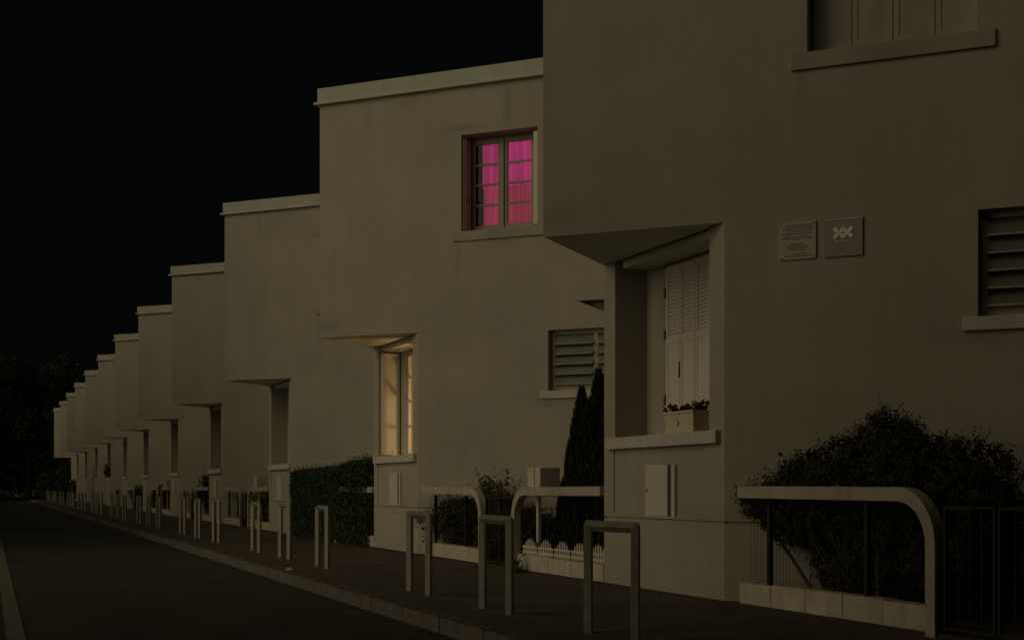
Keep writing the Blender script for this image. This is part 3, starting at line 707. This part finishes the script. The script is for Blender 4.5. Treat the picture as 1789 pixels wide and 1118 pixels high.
# ------------------------------------------------------------------ plants
def plant(name, label, cat, loc, blobs, n, size, m, stems=True, asp=.55, gap=.3, spr=0, group=None, sh=.55, spl=.16, cl=None):
    t = thing(name, label, cat, loc, 0, group)
    b = MB(); cloud(b, blobs, n, size, asp, gap, sh)
    if cl: clumps(b, blobs, *cl)
    if spr: sprigs(b, blobs, spr, spl, size)
    b.build('foliage', m, t, fix=False, kind='stuff')
    if stems:
        s_ = MB()
        for c in blobs:
            mid = ((c[0]) * .5 + random.uniform(-.06, .06), c[1] * .5 + (c[1] * .2), c[2] * .45)
            s_.tube([(c[0] * .25, c[1] * .45, -.02), mid, (c[0], c[1], c[2])], [.022, .016, .008], 5)
        s_.build('stem', M['bark'], t)
    return t
# big rose bush at the nearest house: local origin at its foot
bush = plant('rose_bush', 'large sprawling rose bush hanging over the curved rail below the plaques', 'bush', (6.62, 8.7, .03),
      [(.10, -.02, 1.23, .34, .34, .41), (.05, -.38, 1.16, .34, .34, .30), (.0, .42, 1.12, .32, .36, .34), (-.12, .82, 1.04, .26, .30, .28), (-.20, 1.18, .96, .18, .26, .18), (-.28, 1.42, .88, .12, .16, .12),
       (.28, -.72, 1.0, .42, .34, .40), (.32, -.92, .78, .34, .26, .34), (.0, .1, .78, .34, .80, .30), (-.16, .95, .74, .22, .45, .22), (.1, -.35, .50, .38, .75, .42), (.42, -.5, .60, .42, .50, .46), (-.02, .25, .42, .26, .55, .34)],
      15000, .034, M['leaf_rose'], spr=46, asp=.6, gap=.5, sh=.95, cl=(1500, 75, .085, .033))
for (y, x, z) in ((.86, -.36, 1.30), (-.02, -.22, 1.50), (.05, -.36, 1.02)):
    b = MB()
    for k in range(16): leaf_quad(b, Vector((x, y, z)) + rdir() * .014, rdir(), .034, .8)
    b.build('rose_bloom', M['rose'], bush, fix=False)
b = MB()
for k in range(26):
    y = random.uniform(-.9, .8); x = random.uniform(-.3, .3)
    b.tube([(x * .3, y * .3, -.02), (x * .7, y * .6, .35), (x, y, .75)], [.012, .008, .004], 4)
b.build('cane', M['bark'], bush, kind='stuff')

def cypress(label, loc, cols, group='clipped cypresses'):
    t = thing('cypress', label, 'cypress', loc, 0, group)
    b = MB()
    for (x, y, hgt, rad, n) in cols:
        for _ in range(n):
            z = random.random() ** .8; a = random.uniform(0, 6.283); rr = rad * (min(1, (1 - z) * 2.3) ** .62) * (.8 + .2 * min(1, z * 6)) * (1 + .18 * math.sin(a * 3 + z * 14))
            q = rr * math.sqrt(random.uniform(.25, 1.15)) * (1 + .38 * noise.noise(Vector((a, z * 5, x * 9))))
            p = Vector((x + q * math.cos(a), y + q * math.sin(a), .05 + z * hgt)); up_ = Vector((math.cos(a) * .25, math.sin(a) * .25, 1)).normalized()
            sd = up_.cross(rdir()).normalized(); ln = random.uniform(.05, .11) ; i = len(b.v)
            b.v += [tuple(p - sd * .010), tuple(p + sd * .010), tuple(p + up_ * ln)]; b.f.append((i, i + 1, i + 2))
    b.build('foliage', M['leaf_cyp'], t, fix=False, kind='stuff')
    s_ = MB()
    for (x, y, hgt, rad, n) in cols: s_.tube([(x, y, -.02), (x, y, hgt * .5), (x, y, hgt * .9)], [.04, .03, .008], 6)
    s_.build('trunk', M['bark'], t)
    return t
cypress('tall dark cypress clump against the corner pillar beside the louvred window', (6.68, 14.0, .03),
        [(.0, .03, 2.30, .18, 9000), (-.03, .22, 1.95, .17, 6000), (-.04, .42, 2.12, .15, 8000), (.02, .72, 1.72, .15, 7000), (.06, -.22, 2.1, .2, 6000), (.15, .3, 1.5, .24, 5000), (-.03, .92, .95, .12, 2500)])
cypress('slim cypress far down the row, before the ninth house from the right', (6.7, 88.5, .03), [(0, 0, 2.9, .42, 3500), (.3, .8, 2.2, .4, 2500)])

# reddish shrubs and low plants in the garden of the pink window house
plant('shrub', 'leafy shrub with reddish tips rising behind the left rail of the pink window house', 'shrub', (6.85, 18.0, .03),
      [(0, 0, .72, .28, .38, .38), (-.1, -.35, .62, .25, .3, .32), (.0, .2, .95, .14, .16, .26), (.05, -.5, .95, .12, .13, .24), (0, -.1, .35, .4, .6, .3)], 6500, .05, M['leaf_red'], spr=26, gap=.1, group='garden shrubs', spl=.22)
plant('shrub', 'dark low shrubs behind the low wall beside the lit niche pillar', 'shrub', (6.5, 18.75, .03),
      [(0, 0, .50, .3, .5, .36), (-.05, .7, .42, .28, .4, .32), (0, -.6, .52, .3, .4, .36)], 6500, .05, M['leaf_rose'], spr=20, gap=.1, group='garden shrubs')
plant('shrub', 'dark leafy shrub between the gate and the picket edging', 'shrub', (6.55, 15.7, .03),
      [(0, 0, .42, .28, .45, .34), (.05, .45, .45, .28, .3, .3), (-.05, -.45, .36, .25, .3, .26)], 6500, .05, M['leaf_rose'], spr=24, gap=.1, group='garden shrubs')
plant('shrub', 'small weedy plant at the foot of the low wall beside the second hoop', 'shrub', (6.02, 15.05, .0), [(0, 0, .06, .10, .16, .08)], 160, .05, M['leaf'], stems=False, spr=4, group='garden shrubs')

# clipped hedge of the third house
hd = thing('hedge', 'clipped dark green hedge between the lit niche pillar and the third pillar', 'hedge', (6.15, 22.2, .03))
b = MB()
def hedge_top(y): return 1.43 - .05 * y / 6 + (.05 if y < 1.7 else -.02) + .03 * noise.noise(Vector((y * 1.7, 0, 3)))
for _ in range(52000):
    y = random.uniform(0, 6.15); x = random.uniform(0, .75); z = random.random() * hedge_top(y)
    if .9 < 0: pass
    f = random.random()
    if f < .5: x = random.uniform(-.085, .03)
    elif f < .65: z = hedge_top(y) + random.uniform(-.06, .035)
    elif f < .75: y = random.choice((random.uniform(-.04, .05), random.uniform(6.05, 6.2)))
    p = Vector((x, y, z)); x2 = x + .04 * noise.noise(p * 2.5)
    if 1.60 < y < 1.85 and x < .1 and .95 < z < 1.32: continue
    leaf_quad(b, (x2, y, z), rdir(), random.uniform(.035, .065), .6)
for _ in range(280):
    y = random.uniform(0, 6.1) if random.random() < .6 else random.uniform(0, 1.8); g = random.uniform(.03, .17)
    for q in range(4): leaf_quad(b, (random.uniform(0, .5), y, hedge_top(y) + g * q / 4), rdir(), .04, .6)
b.build('foliage', M['leaf_hedge'], hd, fix=False, kind='stuff')
s_ = MB()
for k in range(10): s_.tube([(.35, .4 + k * .57, -.02), (.33, .42 + k * .57, .5), (.35, .4 + k * .57, 1.1)], [.02, .016, .008], 5)
s_.build('stem', M['bark'], hd)
# bushes further off
plant('bush', 'dark rounded bush climbing beside the fourth pillar', 'bush', (6.75, 41.6, .03),
      [(0, -.7, 1.15, .5, .7, .75), (-.1, .6, .95, .5, .8, .5), (0, 1.7, .75, .4, .7, .35), (.0, -.9, 1.6, .3, .35, .35), (0, .3, .45, .4, 1.4, .4)], 9000, .09, M['leaf'], spr=30, group='far garden bushes', spl=.3)
plant('bush', 'low bushes before the fourth house from the right, behind the curved rail', 'bush', (6.7, 34.2, .03),
      [(0, 0, .5, .35, .7, .45), (0, -1.6, .35, .3, .6, .3)], 3000, .08, M['leaf_red'], group='far garden bushes')
plant('bush', 'dark bush before the sixth house from the right', 'bush', (6.7, 55.5, .03), [(0, 0, .55, .5, 1.0, .55)], 2200, .12, M['leaf'], group='far garden bushes')
plant('bush', 'dark bush before the seventh house from the right', 'bush', (6.7, 65.0, .03), [(0, 0, .6, .5, 1.2, .6)], 2200, .13, M['leaf'], group='far garden bushes')
t = plant('young_tree', 'small round headed young tree before the eighth house from the right', 'tree', (6.4, 76.5, .03), [(0, 0, 1.9, .38, .5, .5)], 1400, .12, M['leaf'], stems=False, group='small street trees')
b = MB(); b.tube([(0, 0, -.02), (0, 0, 1.2), (0, 0, 1.9)], [.05, .04, .02], 6); b.build('trunk', M['bark'], t)
plant('bush', 'dark bushes at the end of the street below the farthest house', 'bush', (5.9, 112.5, .03), [(0, 0, 1.6, 1.0, 1.4, 1.5), (-1.2, 2, 1.2, 1.0, 1.5, 1.2), (.6, -3, .9, .7, 1.4, .8)], 5000, .22, M['leaf'], group='far garden bushes')

def tree(label, loc, h, cr, n, lf=.35):
    t = thing('tree', label, 'tree', loc, random.uniform(0, 6), 'tall trees at the end of the street')
    s_ = MB(); s_.tube([(0, 0, -.1), (.1, .05, h * .25), (.0, .1, h * .55), (.1, 0, h * .85)], [.32, .25, .17, .05], 8)
    blobs = []
    for k in range(11):
        a = k * 2.4; rr = cr * random.uniform(.3, .8); z = h * random.uniform(.38, .92)
        c = (rr * math.cos(a), rr * math.sin(a), z); blobs.append(c + (cr * .48, cr * .48, cr * .4))
        s_.tube([(0, .05, z * .6), (c[0] * .5, c[1] * .5, z * .82), (c[0], c[1], z)], [.1, .06, .02], 5)
    s_.build('trunk', M['bark'], t)
    b = MB(); cloud(b, blobs, n, lf, .6, .1); b.build('crown', M['leaf'], t, fix=False, kind='stuff')
tree('tall dark tree rising left of the farthest house', (3.3, 124, -.1), 13, 4.2, 14000)
tree('broad dark tree at the far left end of the street', (0.5, 136, -.1), 12, 6, 16000, .45)
tree('dark tree behind the stepped row at the street end', (9.5, 138, -.1), 12, 5, 12000, .45)
plant('bush', 'low pale flowering hedge at the left edge, at the end of the road', 'bush', (0.4, 112, -.1), [(0, 0, .35, 1.6, .8, .45)], 1500, .2, M['leaf_red'], stems=False, group='far garden bushes')

wd = MB()
cloud(wd, [(-24 + 7 * k, 158 + 5 * (k % 2), 3.2, 6, 4, 3.5 + 2 * random.random()) for k in range(10)], 16000, .6, .6, .9, sh=.8)
o = wd.build('distant_trees', M['leaf'], fix=False, kind='stuff'); o['label'] = 'dark mass of trees beyond the end of the street'; o['category'] = 'trees'
# fallen scrap in the gutter
b = MB(); b.hexa([(-.05, -.03, 0), (.04, -.04, 0), (.05, .03, 0), (-.04, .035, .0), (-.045, -.02, .03), (.03, -.03, .012), (.045, .02, .035), (-.03, .03, .014)])
o = b.build('paper_scrap', M['paper']); o.location = (3.55, 16.6, .0); o['label'] = 'small crumpled white paper scrap lying by the kerb'; o['category'] = 'litter'
# dry leaves and grit on the pavement
b = MB()
for _ in range(900):
    if random.random() < .6: x = random.gauss(6.0, .12); x = min(x, 6.1)
    else: x = random.uniform(3.55, 6.0)
    y = random.uniform(7, 45); leaf_quad(b, (x, y, .008 + random.random() * .006), (random.gauss(0, .25), random.gauss(0, .25), 1), random.uniform(.02, .05), .6)
o = b.build('fallen_leaves', M['leaf_red'], fix=False, kind='stuff'); o['label'] = 'scattered dry leaves along the pavement edge'; o['category'] = 'leaves'

# ------------------------------------------------------------------ added unseen houses across the street, placed to shade the row
def opposite(label, y, y0, y1, H):
    op = thing('added_shade_house', label, 'house', (-5.6, y, 0))
    b = MB(); wn = []; yy = y0 + 1.5
    while yy < y1 - 2:
        for z in (1.0, 4.0, 7.0):
            if z + 1.6 < H and y1 - y0 > 3: wn.append((yy, yy + 1.2, z, z + 1.4, .2, True))
        yy += 3.2
    FO = lambda a, d, z: (-d, a, z)
    b.panel(FO, y0, y1, 0, H, holes=wn)
    b.poly([(0, y0, H), (0, y1, H), (-9, y1, H), (-9, y0, H)]); b.poly([(0, y1, 0), (-9, y1, 0), (-9, y1, H), (0, y1, H)])
    b.poly([(0, y0, 0), (-9, y0, 0), (-9, y0, H), (0, y0, H)]); b.poly([(-9, y0, 0), (-9, y1, 0), (-9, y1, H), (-9, y0, H)])
    b.build('wall', M['stucco'], op)
opposite('added unseen house across the street, shading the wall with the plaques', 0, -14, 6.1, 14)  # out of view, added to darken the nearest facade towards the right
for k in range(9):
    opposite('added unseen narrow house across the street, shading the row, facing the %s house from the right' % ORD[3 + k], 26.2 + 9.1 * k, 0, 4.3, 10.5)  # unseen blocks with gaps between, added to dim the third house onwards
opposite('added unseen tall house across the far end of the street, shading the trees there', 117, 0, 40, 14)  # unseen, added to keep the trees at the street end dark

t = thing('added_shade_tree', 'added unseen leafy tree on the far kerb, shading the nearest house', 'tree', (-4.4, 4.6, 0))  # invented tree out of view, its crown dims the nearest facade's right side
b = MB(); b.tube([(0, 0, -.1), (.1, 0, 1.4), (.3, .1, 3.2), (.4, .2, 6)], [.2, .17, .14, .06], 8)
blobs = []
for k in range(9):
    a = k * 2.4; c = (.3 + 1.5 * math.cos(a) * random.uniform(.4, 1), 1.9 * math.sin(a) * random.uniform(.4, 1), random.uniform(3.0, 7.5)); blobs.append(c + (1.35, 1.5, 1.3))
    b.tube([(.2, .05, 2.4), (c[0] * .6, c[1] * .6, c[2] * .8), c], [.09, .05, .02], 5)
b.build('trunk', M['bark'], t)
b = MB(); cloud(b, blobs, 26000, .28, .7, .6, sh=.8); b.build('crown', M['leaf'], t, fix=False, kind='stuff')
